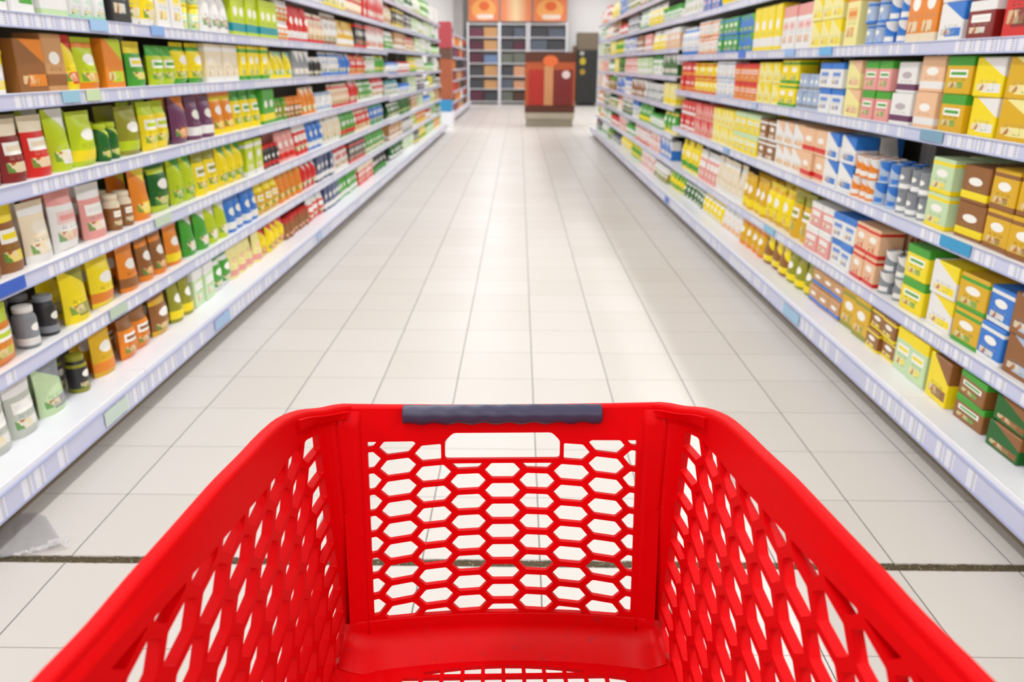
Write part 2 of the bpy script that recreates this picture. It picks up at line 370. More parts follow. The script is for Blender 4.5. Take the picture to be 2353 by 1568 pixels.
def make_item(kind, w, d, h, main, acc, style):
    """prototype standing on z=0, facing local -Y; returns [root, child...]"""
    mt = pkg_mat(main, acc, style)
    name = KIND[kind][0]
    bm = bmesh.new(); lid = None
    if kind in 'cx':
        box(bm, -w / 2, w / 2, -d / 2, d / 2, 0, h)
        bmesh.ops.bevel(bm, geom=list(bm.edges), offset=.004, segments=1, affect='EDGES')
        bmesh.ops.recalc_face_normals(bm, faces=bm.faces)
        return new_obj(name, bm, mt), None
    if kind in 'bu':
        nx, nz = 8, 10
        sides = []
        for s in (-1, 1):
            g = []
            for i in range(nz + 1):
                row = []
                v = i / nz; pz = max(0, 1 - abs(2 * v - .85) ** 3.2) if v < .93 else 0
                if kind == 'u': pz = 1 - v ** 2.2 if v < .9 else 0      # standing pouch: full at the foot, flat at the seam
                for j in range(nx + 1):
                    u = 2 * j / nx - 1
                    bul = (1 - abs(u) ** 2.6) * max(.0, min(1, pz)) * (1 if v > .02 else .75)
                    ww = w / 2 * (1 - .06 * math.sin(PI * v))
                    crinkle = .0016 * math.sin(9 * u + 3 * v * 5 + s)
                    row.append(bm.verts.new((u * ww, s * (d / 2 * bul + .0015 + crinkle * bul), v * h)))
                g.append(row)
            for i in range(nz):
                for j in range(nx):
                    q = (g[i][j], g[i][j + 1], g[i + 1][j + 1], g[i + 1][j])
                    bm.faces.new(q if s < 0 else q[::-1])
            sides.append(g)
        a, b = sides
        for i in range(nz):
            bm.faces.new((a[i][0], a[i + 1][0], b[i + 1][0], b[i][0])); bm.faces.new((a[i][nx], b[i][nx], b[i + 1][nx], a[i + 1][nx]))
        for j in range(nx):
            bm.faces.new((a[0][j], b[0][j], b[0][j + 1], a[0][j + 1])); bm.faces.new((a[nz][j], a[nz][j + 1], b[nz][j + 1], b[nz][j]))
        return new_obj(name, bm, mt, smooth=True), None
    r = w / 2 - .002
    if kind == 'n':
        lathe(bm, [(0, .003), (r - .004, .003), (r - .004, 0), (r, 0), (r, .004), (r - .002, .007), (r - .002, h - .007), (r, h - .004), (r, h), (r - .004, h), (r - .005, h - .004), (0, h - .004)], 18)
        return new_obj(name, bm, mt), None
    if kind == 'j':
        lathe(bm, [(0, 0), (r * .9, 0), (r, .008), (r, h * .70), (r * .93, h * .78), (r * .76, h * .83), (r * .76, h * .86), (0, h * .86)], 18)
        o = new_obj(name, bm, mt); bm = bmesh.new()
        lathe(bm, [(r * .76, h * .855), (r * .84, h * .86), (r * .85, h * .985), (r * .8, h), (0, h)], 18)
        lid = new_obj('lid', bm, lid_mat(acc), o)
    elif kind == 'o':
        lathe(bm, [(0, 0), (r * .92, 0), (r, .008), (r, h * .55), (r * .92, h * .64), (r * .5, h * .78), (r * .34, h * .86), (r * .34, h * .91), (0, h * .91)], 18)
        o = new_obj(name, bm, mt); bm = bmesh.new()
        lathe(bm, [(r * .34, h * .905), (r * .4, h * .905), (r * .4, h * .995), (0, h)], 14)
        lid = new_obj('cap', bm, lid_mat(acc), o)
    else:
        lathe(bm, [(0, 0), (r * .82, 0), (r * .86, .006), (r * .96, h * .88), (0, h * .88)], 20)
        o = new_obj(name, bm, mt); bm = bmesh.new()
        lathe(bm, [(r * .96, h * .875), (r, h * .875), (r, h * .98), (r * .93, h), (0, h)], 20)
        lid = new_obj('lid', bm, lid_mat(acc), o)
    return o, lid

ITEMS = []      # dict(kind, proto, lid, loc, rz, dist, label, group)
USED = {}
def run(side, zone, lvl, z, gap, y0, y1, main, kind, acc, xfront, depth_rows=1, stack=1, wscale=1.):
    if y1 - y0 < .05: return
    if kind == 'b' and random.random() < .45: kind = 'u'
    if kind == 'c' and (stack > 1 or (side == 'right' and random.random() < .3)): kind = 'x'; stack = 2
    used = USED.setdefault((side, zone, lvl), set())
    alts = [acc, 'w', 'g', 'r', 'o', 'bl', 'y', 'c', 'go', 'br', 'pg', 'p', 't', 'k', 'nv', 'pk', 'dg', 'gy', 'l', 'pe', 'lg', 'pb', 'py', 'dr', 'ol', 'pgy', 'be', 't_']
    for ac in alts:
        if ac != main and (main, kind, ac) not in used: break
    acc = ac
    used.add((main, kind, acc))
    w, d = DIM[kind]; w *= wscale
    n = max(1, int((y1 - y0) / (w + .006)))
    if kind in 'cbxu': w = min(w * 1.35, (y1 - y0) / n - .006)      # boxes and bags close the gap
    pitch = (y1 - y0) / n
    H = gap - .03
    if H > .32: H = .32
    if kind == 'n': h = .108; stack = max(1, int(H / .112)) if stack > 1 else (2 if H > .235 else 1)
    elif kind == 'j': h = min(H * .82, .17)
    elif kind == 'o': h = min(H * .96, .27)
    elif kind == 't': h = min(H * .8, .16)
    elif stack > 1: h = H * random.uniform(.90, 1.0) / stack
    else: h = H * random.uniform(.86, 1.0)
    if kind == 'j' and H > .3: stack = 2; h = .15
    if kind == 't' and H > .3: stack = 2; h = .15
    if kind not in 'xnjt': stack = 1
    proto, lid = make_item(kind, w, d, h, main, acc, random.randrange(4))
    zt = zone.split()[0]
    where = '%s shelf up, %s %s' % (ORD[lvl], side, 'beyond cross aisle' if zt == 'beyond' else zt + ' rack')
    grp = '%s and %s %ss, %s' % (PAL[main][0], PAL[acc][0], WORD[kind], where)
    grp = grp.replace('boxs', 'boxes').replace('pouchs', 'pouches')
    sg = -1 if side == 'left' else 1
    for i in range(n):
        for rr in range(depth_rows):
            for s in range(stack):
                if rr and s < stack - 1 and False: continue
                jit = random.uniform(-.006, .012)
                x = xfront + d / 2 + rr * (d + .02) + jit * (1 if rr == 0 else .3)
                y = y0 + pitch * (i + .5)
                extra = ('rear ' if rr else '') + (('upper ' if s == stack - 1 else 'lower ' if s == 0 else 'mid ') if stack > 1 else '')
                lab = '%s %s%s %s with %s print, counted from camera, %s' % (ORD[i], extra, PAL[main][0], WORD[kind], PAL[acc][0], where)
                if len(lab.split()) > 16: lab = lab.replace(', counted from camera', ' from camera')
                rz = (-PI / 2 if sg > 0 else PI / 2) + (random.uniform(-.05, .05) if kind in 'cbxu' else 0)
                ITEMS.append(dict(k=kind, proto=proto, lid=lid, loc=(sg * x, y, z + s * (h + .0012)), rz=rz,
                                  dist=math.hypot(x, y), label=lab, group=grp, hid=(rr > 0)))

for (side, lvl), txt in RUNS.items():
    zs = NEARZ[side]; z = zs[lvl]; gap = (zs[lvl + 1] - z - .03) if lvl + 1 < len(zs) else .36
    xf = SIDE_X[side] + (.03 if lvl else .0)
    first = True
    for tk in txt.split(';'):
        a, b, m, k, ac = tk.split()
        a, b = float(a), float(b)
        b = min(b, {'left': 11.86, 'right': 9.56}[side])
        if first and lvl < 5 and a > 1.9:
            run(side, 'near', lvl, z, gap, a - .75, a - .02, random.choice(['w', 'y', 'c', 'go']), random.choice('cb'), random.choice(['r', 'g', 'bl']), xf)
        first = False
        rows = 2 if (lvl <= 3 and a < 6.5) else 1
        st = 2 if (side == 'right' and k == 'c' and lvl in (1, 2, 3)) else 1
        run(side, 'near', lvl, z, gap, a, b, m, k, ac, xf, rows, st)
# the far stretches: pale green, white and yellow goods
POOL = {'left': [('w', 'c', 'g'), ('pg', 'c', 'w'), ('g', 'b', 'w'), ('y', 'b', 'g'), ('l', 'b', 'w'), ('c', 'b', 'r'), ('w', 'j', 'r'), ('k', 'c', 'y'), ('r', 'c', 'w'),
                 ('py', 'c', 'o'), ('t_', 'c', 'w'), ('w', 't', 'bl'), ('dg', 'b', 'w'), ('nv', 'c', 'w'), ('gy', 'j', 'w'), ('o', 'b', 'y'), ('w', 'b', 't')],
        'right': [('w', 'c', 'bl'), ('pg', 'c', 'w'), ('py', 'c', 'y'), ('w', 'b', 'g'), ('c', 'c', 'br'), ('bl', 'c', 'w'), ('pe', 'c', 'w'), ('w', 't', 'g'), ('y', 'b', 'w'),
                  ('g', 'b', 'y'), ('gy', 'n', 'w'), ('pk', 'c', 'w'), ('w', 'c', 'r'), ('ol', 'j', 'w'), ('br', 'c', 'w'), ('w', 'b', 'o'), ('dg', 'c', 'w')]}
BROWN = [('dr', 'c', 'c'), ('br', 'c', 'c'), ('t_', 'c', 'w'), ('r', 'c', 'k'), ('k', 'c', 'r'), ('p', 'c', 'w'), ('o', 'c', 'w')]
def fill(side, zone, y0, y1, levels, xl, pool, wl, ws):
    for lvl, z in enumerate(levels):
        gap = (levels[lvl + 1] - z - .03) if lvl + 1 < len(levels) else .34
        y = y0 + .02
        while y < y1 - .12:
            L = min(random.uniform(*wl), y1 - .02 - y)
            m, k, ac = random.choice(pool)
            if side == 'left' and zone == 'far' and lvl == 6 and 12.2 < y < 14.6: m, k, ac = 'k', 'c', 'y'
            if side == 'left' and zone == 'far' and lvl >= 4 and y > 14.6: m, k, ac = random.choice([('pg', 'c', 'w'), ('w', 'c', 'pg'), ('pg', 't', 'g'), ('w', 'b', 'l')])
            run(side, zone, lvl, z, gap, y, y + L, m, k, ac, xl + (.03 if lvl else 0), 1, 1, ws)
            y += L + .02
fill('left', 'far', 11.95, 19.85, FARZ['left'], 1.90, POOL['left'], (.7, 1.5), 1.55)
fill('right', 'far', 9.65, 19.15, FARZ['right'], 1.83, POOL['right'], (.7, 1.5), 1.55)
fill('left', 'beyond', 22.25, 31.3, FARZ['left'][:7], 2.0, BROWN, (1.2, 2.4), 2.2)

# copy the prototypes; past 300 of a kind the most distant ones are one object
protos = {}
for k in KIND:
    its = sorted([i for i in ITEMS if i['k'] == k], key=lambda i: i['dist'] + (100 if i['hid'] else 0))
    keep, rest = its[:300], its[300:]
    for i in keep:
        p = i['proto']
        if id(p) not in protos: o = p; protos[id(p)] = p; ld = i['lid']
        else:
            o = p.copy(); COL.objects.link(o); ld = None
            if i['lid']:
                ld = i['lid'].copy(); ld.parent = o; COL.objects.link(ld)
        o.location = i['loc']; o.rotation_euler = (0, 0, i['rz'])
        tag(o, i['label'], KIND[k][1], i['group'])
    if rest:
        bm = bmesh.new(); mats = []
        for i in rest:
            mx = Matrix.Translation(i['loc']) @ Matrix.Rotation(i['rz'], 4, 'Z')
            for src in (i['proto'], i['lid']):
                if not src: continue
                mt = src.data.materials[0]
                if mt not in mats: mats.append(mt)
                n0 = len(bm.verts); f0 = len(bm.faces)
                bm.from_mesh(src.data); bm.verts.ensure_lookup_table(); bm.faces.ensure_lookup_table()
                for v in bm.verts[n0:]: v.co = mx @ v.co
                mi = mats.index(mt)
                for f in bm.faces[f0:]: f.material_index = mi
        o = new_obj(KIND[k][0] + '_stock', bm, mats)
        tag(o, 'more %s stock filling the most distant shelves on both sides of the aisle' % WORD[k], KIND[k][1], kind='stuff')
used_p = set(protos)
for i in ITEMS:
    if id(i['proto']) not in used_p:
        used_p.add(id(i['proto']))
        if i['lid']: bpy.data.objects.remove(i['lid'])
        bpy.data.objects.remove(i['proto'])

# ------------------------------------------------------------------ the red plastic trolley
T = empty('shopping_trolley', (.016, 0, 0), math.radians(1.9))
tag(T, 'red plastic shopping trolley basket with hexagonal lattice walls and grey grip bar', 'shopping trolley')
# outer rim, half width / distance / height
RIM = [(.270, 1.240, 1.037), (.289, 1.212, 1.047), (.308, 1.179, 1.056), (.330, 1.128, 1.075), (.345, 1.066, 1.090), (.352, 1.000, 1.098), (.356, .936, 1.103), (.361, .851, 1.112), (.366, .800, 1.113), (.372, .743, 1.113), (.3825, .657, 1.112), (.388, .586, 1.113), (.392, .490, 1.124), (.394, .36, 1.130), (.394, .25, 1.130)]

def catmull(pts, n):
    P = [Vector(p) for p in pts]; out = []
    for i in range(len(P) - 1):
        p0, p1, p2, p3 = P[max(i - 1, 0)], P[i], P[i + 1], P[min(i + 2, len(P) - 1)]
        for k in range(n):
            t = k / n
            out.append(.5 * ((2 * p1) + (-p0 + p2) * t + (2 * p0 - 5 * p1 + 4 * p2 - p3) * t * t + (-p0 + 3 * p1 - 3 * p2 + p3) * t ** 3))
    out.append(P[-1]); return out
rimR = catmull(RIM, 3)
path = [Vector((-p.x, p.y, p.z)) for p in reversed(rimR)] + [Vector((x, 1.240, 1.037 - .003 * (1 - (x / .27) ** 2))) for x in (-.2, -.1, 0, .1, .2)] + rimR
def sweep(bm, path, prof, closed=False, mi=0):
    """prof: (inward offset, height); inward = to the right-hand side of travel"""
    rings = []
    for i, p in enumerate(path):
        a = path[max(i - 1, 0)]; b = path[min(i + 1, len(path) - 1)]
        d = (b - a); d.z = 0; d.normalize()
        nrm = Vector((d.y, -d.x, 0))
        rings.append([bm.verts.new(p + nrm * o + Vector((0, 0, h))) for o, h in prof])
    for a, b in zip(rings, rings[1:]):
        for k in range(len(prof) - 1 if not closed else len(prof)):
            k2 = (k + 1) % len(prof)
            bm.faces.new((a[k], a[k2], b[k2], b[k])).material_index = mi
    if closed:
        bm.faces.new(rings[0]); bm.faces.new(rings[-1][::-1])
bm = bmesh.new()
prof = [(.0, -.05), (0., -.009), (.001, -.004), (.005, -.0005), (.010, 0), (.0165, -.0008), (.0195, -.003), (.0210, -.007), (.0216, -.012), (.0216, -.014), (.0185, -.014), (.018, -.012), (.015, -.008), (.008, -.0055), (.0035, -.011), (.0035, -.05)]
sweep(bm, path, prof, True)
bmesh.ops.recalc_face_normals(bm, faces=bm.faces)
rim = new_obj('rim', bm, M_red, T, smooth=True)

# ---- lattice sheets: a plane region with hexagonal holes, then bent onto the wall
def inside(p, poly):
    x, y = p; c = False; j = len(poly) - 1
    for i in range(len(poly)):
        xi, yi = poly[i]; xj, yj = poly[j]
        if (yi > y) != (yj > y) and x < (xj - xi) * (y - yi) / (yj - yi) + xi: c = not c
        j = i
    return c
def clip(poly, a, b, c):
    """keep a*x+b*y<=c"""
    out = []
    for i in range(len(poly)):
        p, q = poly[i], poly[(i + 1) % len(poly)]
        dp, dq = a * p[0] + b * p[1] - c, a * q[0] + b * q[1] - c
        if dp <= 0: out.append(p)
        if (dp < 0) != (dq < 0) and abs(dp - dq) > 1e-12:
            t = dp / (dp - dq); out.append((p[0] + (q[0] - p[0]) * t, p[1] + (q[1] - p[1]) * t))
    res = []
    for p in out:
        if not res or math.hypot(p[0] - res[-1][0], p[1] - res[-1][1]) > 1e-4: res.append(p)
    if len(res) > 1 and math.hypot(res[0][0] - res[-1][0], res[0][1] - res[-1][1]) < 1e-4: res.pop()
    return res
def area(p):
    return abs(sum(p[i][0] * p[(i + 1) % len(p)][1] - p[(i + 1) % len(p)][0] * p[i][1] for i in range(len(p)))) / 2
def rounded(poly, r):
    out = []
    n = len(poly)
    for i in range(n):
        p0, p, p1 = Vector(poly[i - 1]), Vector(poly[i]), Vector(poly[(i + 1) % n])
        a, b = (p0 - p), (p1 - p)
        la, lb = a.length, b.length; rr = min(r, la * .35, lb * .35)
        A = p + a / la * rr; B = p + b / lb * rr
        for t in (0, .5, 1):
            q = A * (1 - t) ** 2 + p * 2 * t * (1 - t) + B * t * t
            out.append((q.x, q.y))
    return out
def sheet(outline, holes, grid):
    """triangles of outline minus holes, as (points, faces)"""
    pts, edges = [], []
    fine = []
    for i, p in enumerate(outline):          # short steps along the border so that it can follow a curved wall
        q = outline[(i + 1) % len(outline)]; n = max(1, int(math.hypot(q[0] - p[0], q[1] - p[1]) / .012))
        fine += [(p[0] + (q[0] - p[0]) * k / n, p[1] + (q[1] - p[1]) * k / n) for k in range(n)]
    for loop in [fine] + holes:
        s = len(pts); n = len(loop)
        pts += [Vector(p) for p in loop]
        edges += [(s + i, s + (i + 1) % n) for i in range(n)]
    for g in grid:
        if inside(g, outline) and not any(inside(g, h) for h in holes): pts.append(Vector(g))
    v, e, f, *_ = geometry.delaunay_2d_cdt(pts, edges, [], 0, 1e-6)
    F = []
    for t in f:
        c = (sum(v[i].x for i in t) / len(t), sum(v[i].y for i in t) / len(t))
        if inside(c, outline) and not any(inside(c, h) for h in holes): F.append(t)
    return v, F
def sheet_obj(name, outline, holes, grid, fn, thick, parent, flip=False, sm=False):
    v, F = sheet(outline, holes, grid)
    bm = bmesh.new()
    vs = [bm.verts.new(fn(p.x, p.y)) for p in v]
    for t in F:
        try: bm.faces.new([vs[i] for i in (t[::-1] if flip else t)])
        except ValueError: pass
    bmesh.ops.delete(bm, geom=[x for x in bm.verts if not x.link_faces], context='VERTS')
    o = new_obj(name, bm, M_red, parent, smooth=sm)
    s = o.modifiers.new('solid', 'SOLIDIFY'); s.thickness = thick; s.offset = -1
    s.use_even_offset = False
    bevel(o, .0011, 1, 50)
    return o
def hexes(cu, pu, cw, pw, a, b, h, region, keep=None):
    """centres (column pitch pu, row pitch pw, odd columns shifted); hexagon half width a, flat half b, half height h"""
    u0, u1, w0, w1 = region; out = []
    for i in range(-30, 31):
        u = cu + i * pu
        if u + a < u0 or u - a > u1: continue
        for k in range(-30, 31):
            w = cw + k * pw + (pw / 2 if i % 2 else 0)
            if w + h < w0 or w - h > w1: continue
            p = [(u - a, w), (u - b, w - h), (u + b, w - h), (u + a, w), (u + b, w + h), (u - b, w + h)]
            for cl in ((-1, 0, -u0), (1, 0, u1), (0, -1, -w0), (0, 1, w1)):
                p = clip(p, *cl)
                if len(p) < 3: break
            if len(p) < 3: continue
            out.append(((u, w), p))
    return out
def arch(p):      # the rows of the front wall sag towards its corners
    return [(x, y + .010 * (x / .18) ** 2) for x, y in p]

# front wall (the one farthest from the hands)
def front(u, w):
    k = w / .40
    y = 1.2185 - .18 * w - .022 * k * (u / .25) ** 2
    u *= 1 - .035 * k
    return Vector((u, y, 1.030 - .983 * w))
S0, S1, SL = .040, .087, .1005
slot = rounded([(-SL, .055), (-SL + .015, S0), (SL - .015, S0), (SL, .055), (SL, S1), (-SL, S1)], .005)
holes = [slot]
for (u, w), p in hexes(0, .0608, .1076, .0376, 0.0323, .0186, .0143, (-.234, .234, -.02, .40)):
    p = clip(clip(arch(p), 0, -1, -.054), 0, 1, .372)
    if len(p) < 3: continue
    # stay clear of the slot and of its frame
    if abs(u) < SL:
        p = clip(p, 0, -1, -(S1 + .0075))
    elif w < .105:
        p = clip(p, 1, 0, -(SL + .0065)) if u < 0 else clip(p, -1, 0, -(SL + .0065))
    if len(p) < 3 or area(p) < 4e-5: continue
    holes.append(rounded(p, .0022))
g = [(-.2713 + i * .0293, .0011 + j * .0197) for i in range(19) for j in range(19)]
sheet_obj('front_wall', [(-.278, -.004), (.278, -.004), (.278, .386), (-.278, .386)], holes, g, front, .011, T, flip=True)

# side walls
def side_fn(sg):
    top = catmull(RIM, 6); n = len(top)
    # inner rim edge
    ins = []
    for i, p in enumerate(top):
        a = top[max(i - 1, 0)]; b = top[min(i + 1, n - 1)]; d = b - a; d.z = 0; d.normalize()
        q = p + Vector((d.y, -d.x, 0)) * .0215; ins.append(Vector((q.x, q.y, p.z - .010)))
    ins[0] = Vector((.266, 1.2175, 1.030))
    WALL = [(.262, 1.207), (.287, 1.190), (.305, 1.165), (.3135, 1.135), (.3185, 1.08), (.323, 1.0), (.328, .92), (.335, .84), (.342, .76), (.349, .69), (.356, .62), (.362, .5), (.364, .25)]
    FOOT = [(.259, 1.150), (.268, 1.140), (.274, 1.120), (.278, 1.090), (.282, 1.035), (.288, .955), (.294, .875), (.301, .795), (.308, .715), (.315, .645), (.320, .575), (.325, .455), (.328, .31)]
    wl = catmull([(x, y, 0) for x, y in WALL], 6); ft = catmull([(x, y, 0) for x, y in FOOT], 6)
    def ins_at(y):
        for a, c in zip(ins, ins[1:]):
            if a.y >= y >= c.y: return a.lerp(c, (a.y - y) / max(1e-6, a.y - c.y))
        return ins[0] if y > ins[0].y else ins[-1]
    tops = [ins_at(p.y + .0115 * max(0, 1 - i / 6)) for i, p in enumerate(wl)]
    LINE = [(1.24, 1.027), (1.109, 1.058), (.99, 1.068), (.89, 1.080), (.755, 1.095), (.64, 1.107), (.478, 1.128), (.2, 1.148)]
    def line_z(y):      # height of the line 5 cm above the lattice
        for (ya, za), (yc, zc) in zip(LINE, LINE[1:]):
            if ya >= y >= yc: return za + (zc - za) * (ya - y) / (ya - yc)
        return LINE[0][1] if y > LINE[0][0] else LINE[-1][1]
    cum = [0]
    for a, c in zip(wl, wl[1:]): cum.append(cum[-1] + (c - a).length)
    Lt = cum[-1]
    def fn(u, w):
        """u: metres along the wall from the front corner, w: metres down the wall"""
        uu = min(max(u, 0), Lt - 1e-6); i = 0
        while cum[i + 1] < uu: i += 1
        t = (uu - cum[i]) / (cum[i + 1] - cum[i])
        tp = tops[i].lerp(tops[i + 1], t); wp = wl[i].lerp(wl[i + 1], t); wp.z = line_z(wp.y + .011) - .020; wp.x += .002
        if w < .02:
            p = tp.lerp(wp, max(0, w) / .02)
        else:
            bt = ft[i].lerp(ft[i + 1], t); bt.z = .612
            p = wp.lerp(bt, (w - .02) / .38)
        return Vector((sg * p.x, p.y, p.z))
    return fn, Lt
for sg, nm in ((-1, 'left'), (1, 'right')):
    fn, Lt = side_fn(sg)
    holes = []
    for i in range(-5, 9):
        for k in range(-2, 10):
            u, w = .389 + .0765 * i, .072 - .0024 * i + .040 * k
            A, B, Hh = .0412, .0225, .0160
            p = [(-A, 0), (-B, -Hh), (B, -Hh), (A, 0), (B, Hh), (-B, Hh)]
            p = [(u + x, w + y + .23 * x) for x, y in p]
            for cl in ((-1, 0, -.058), (1, 0, Lt - .06), (.01, -1, -.028), (0, 1, .385)):
                p = clip(p, *cl)
                if len(p) < 3: break
            if len(p) < 3 or area(p) < 6e-5: continue
            holes.append(rounded(p, .002))
    g = [(.0063 + i * .0121, w) for i in range(int(Lt / .0121)) for w in (.005, .010, .015, .0205, .026, .045, .065, .085, .105, .13, .16, .19, .22, .25, .28, .31, .34, .37, .393)]
    sheet_obj('side_wall', [(0, 0), (Lt, 0), (Lt, .40), (0, .40)], holes, g, fn, .015, T, flip=(sg > 0))
    # stiffening ledge under the rim at the corner
    bm = bmesh.new()
    rings = []
    for i in range(15):
        u = .004 + .0092 * i
        t = fn(u + .003, .008) - fn(max(0, u - .003), .008); t.z = 0; t.normalize()
        nn = Vector((t.y, -t.x, 0)) * (-sg)
        if nn.x * sg > 0: nn = -nn
        e = .0045
        rings.append([bm.verts.new(v) for v in (fn(u, .0) + nn * -.001, fn(u, .0005) + nn * e, fn(u, .0105) + nn * e, fn(u, .0125) + nn * (e * .7), fn(u, .0130) + nn * -.001)])
    for a, c in zip(rings, rings[1:]):
        for k in range(5): bm.faces.new((a[k], a[(k + 1) % 5], c[(k + 1) % 5], c[k]))
    bm.faces.new(rings[0]); bm.faces.new(rings[-1][::-1])
    bmesh.ops.recalc_face_normals(bm, faces=bm.faces)
    new_obj('corner_ledge', bm, M_red, T, smooth=False)

# rounded corner posts, bottom cove and bottom grid
def post(sg):
    bm = bmesh.new(); rings = []
    for j in range(15):
        w = .40 * j / 14
        f = front(.262, w); fn = SIDE[sg]
        sd = fn(.022, w)
        a = Vector((sg * front(.244, w).x, front(.244, w).y - .0004, f.z)); c = Vector((sd.x - sg * .0004, sd.y, sd.z))
        m = Vector((sg * front(.266, w).x, f.y - .001, f.z))
        ring = []
        for t in (0, .25, .5, .75, 1):
            q = a * (1 - t) ** 2 + m * 2 * t * (1 - t) + c * t * t
            ring.append(bm.verts.new(q))
        rings.append(ring)
    for a, b in zip(rings, rings[1:]):
        for k in range(4): bm.faces.new((a[k], a[k + 1], b[k + 1], b[k]) if sg > 0 else (a[k + 1], a[k], b[k], b[k + 1]))
    o = new_obj('corner_post', bm, M_red, T, smooth=True)
    s = o.modifiers.new('solid', 'SOLIDIFY'); s.thickness = .0006; s.offset = 0
SIDE = {-1: side_fn(-1)[0], 1: side_fn(1)[0]}
post(-1); post(1)

ZB = .605
def cove_profile(s):
    """front cove in the (distance, height) plane: from the wall foot down into the bottom"""
    return s
bm = bmesh.new(); rings = []
NX = 28
for i in range(NX + 1):
    u = -.279 + .558 * i / NX
    bow = (u / .25) ** 2
    A = front(u, .3735); B = front(u, .386); yb = 1.100 - .026 * bow
    ctrl = [(A.y - .0008, A.z), (B.y - .0010, B.z), (B.y - .004, .637), (B.y - .015, .622), (yb + .020, ZB + .008), (yb + .004, ZB + .002), (yb - .012, ZB - .003)]
    if abs(u) > .212:  # turn up towards the side walls
        lift = ((abs(u) - .212) / .065) ** 2 * .026
        ctrl = [(y, z + lift * k) for (y, z), k in zip(ctrl, (0, .2, .5, .7, .9, 1, 1))]
    rings.append([bm.verts.new(v) for v in catmull([(u, y, z) for y, z in ctrl], 4)])
for a, b in zip(rings, rings[1:]):
    for k in range(len(a) - 1): bm.faces.new((a[k], b[k], b[k + 1], a[k + 1]))
bmesh.ops.recalc_face_normals(bm, faces=bm.faces)
M_scuff = principled('red_plastic_scuffed', (.72, 0., .002), .4, spec=.5, IOR=1.25); q = NT(M_scuff)
tcn = q.n('ShaderNodeTexCoord'); smudge = q.noise(tcn.outputs['Object'], 38, 5)
q.l(q.mix(q.math('MULTIPLY', q.math('MAXIMUM', q.math('SUBTRACT', smudge, .60), 0), 3.0), (.72, 0., .002), (.22, .03, .03)), q.b.inputs['Base Color'])
o = new_obj('bottom_cove', bm, M_scuff, T, smooth=True)
s = o.modifiers.new('solid', 'SOLIDIFY'); s.thickness = .0012; s.offset = 0

def foot_x(v):
    pts = [(1.12, .274), (1.09, .278), (1.035, .282), (.955, .288), (.875, .294), (.795, .301), (.715, .308), (.645, .315), (.575, .320), (.455, .325), (.31, .328)]
    for (a, xa), (c, xc) in zip(pts, pts[1:]):
        if a >= v >= c: return xa + (xc - xa) * (a - v) / (a - c)
    return pts[0][1] if v > pts[0][0] else pts[-1][1]
def bottom(u, v):       # v: distance
    u *= (foot_x(v) + .003) / .268
    lift = (max(0, abs(u) - foot_x(v) + .062) / .065) ** 2 * .026
    return Vector((u, v, ZB + lift))
outline = [(-.268, .32), (.268, .32)] + [(.268 - .536 * i / 20, 1.097 - .026 * ((.268 - .536 * i / 20) / .25) ** 2) for i in range(21)]
holes = []
P = .0333
for i in range(-6, 5):
    for j in range(0, 20):
        x0, x1 = (i + .5) * P + .003 + P / 2 - .0, (i + 1.5) * P - .003 + P / 2 - .0
        y1 = 1.0950 - j * P + .0; y0 = y1 - P + .007
        if j == 0: y0, y1 = 1.0655, 1.2
        else: y0, y1 = 1.0655 - j * P + .0, 1.0655 - (j - 1) * P - .0075
        xs = (x0, x1)
        if abs((x0 + x1) / 2) > .192: continue
        yc = [min(y1, 1.0885 - .030 * (x / .19) ** 2 - .004) for x in xs]
        if min(yc) - y0 < .003: continue
        holes.append(rounded([(x0, y0), (x1, y0), (x1, yc[1]), (x0, yc[0])], .0015))
g = [(-.2607 + i * .0201, .34 + j * .0497) for i in range(27) for j in range(15)]
sheet_obj('bottom_grid', outline, holes, g, bottom, .007, T)

# grip bar clipped over the front rim
bm = bmesh.new(); rings = []; N = 96
for i in range(N + 1):
    x = -.170 + .340 * i / N
    wob = .0014 * math.sin(2 * PI * (x + .17) / .0425)
    ring = []
    for k in range(20):
        a = 2 * PI * k / 20
        ry, rz = .0170, .0165
        z = rz * math.sin(a); y = ry * math.cos(a)
        if z < 0: z += wob * (-math.sin(a)) * 1.3
        if math.cos(a) < 0: y += wob * .6 * (-math.cos(a))
        ring.append(bm.verts.new((x, 1.2125 + y, 1.0255 + z + (.25 * wob if z > 0 else 0))))
    rings.append(ring)
for a, b in zip(rings, rings[1:]):
    for k in range(20): bm.faces.new((a[k], b[k], b[(k + 1) % 20], a[(k + 1) % 20]))
bm.faces.new(rings[0]); bm.faces.new(rings[-1][::-1])
bmesh.ops.recalc_face_normals(bm, faces=bm.faces)
o = new_obj('grip', bm, M_grip, T, smooth=True); o['label'] = 'dark blue-grey wavy rubber grip'
bevel(o, .002, 2, 60)
# rear wall, push handle, chassis and castors, all nearer than the picture's lower edge
bm = bmesh.new()
box(bm, -.36, .36, .245, .257, .80, 1.14); box(bm, -.27, .27, .30, .312, .605, .82)
new_obj('rear_wall', bm, M_red, T)
def tube(bm, pts, r, n=10):
    pts = [Vector(p) for p in pts]; rings = []
    for i, p in enumerate(pts):
        d = (pts[min(i + 1, len(pts) - 1)] - pts[max(i - 1, 0)]).normalized()
        up = Vector((0, 0, 1)) if abs(d.z) < .9 else Vector((1, 0, 0))
        s = d.cross(up).normalized(); t = s.cross(d)
        rings.append([bm.verts.new(p + (s * math.cos(2 * PI * k / n) + t * math.sin(2 * PI * k / n)) * r) for k in range(n)])
    for a, b in zip(rings, rings[1:]):
        for k in range(n): bm.faces.new((a[k], a[(k + 1) % n], b[(k + 1) % n], b[k])).smooth = True
    bm.faces.new(rings[0][::-1]); bm.faces.new(rings[-1])
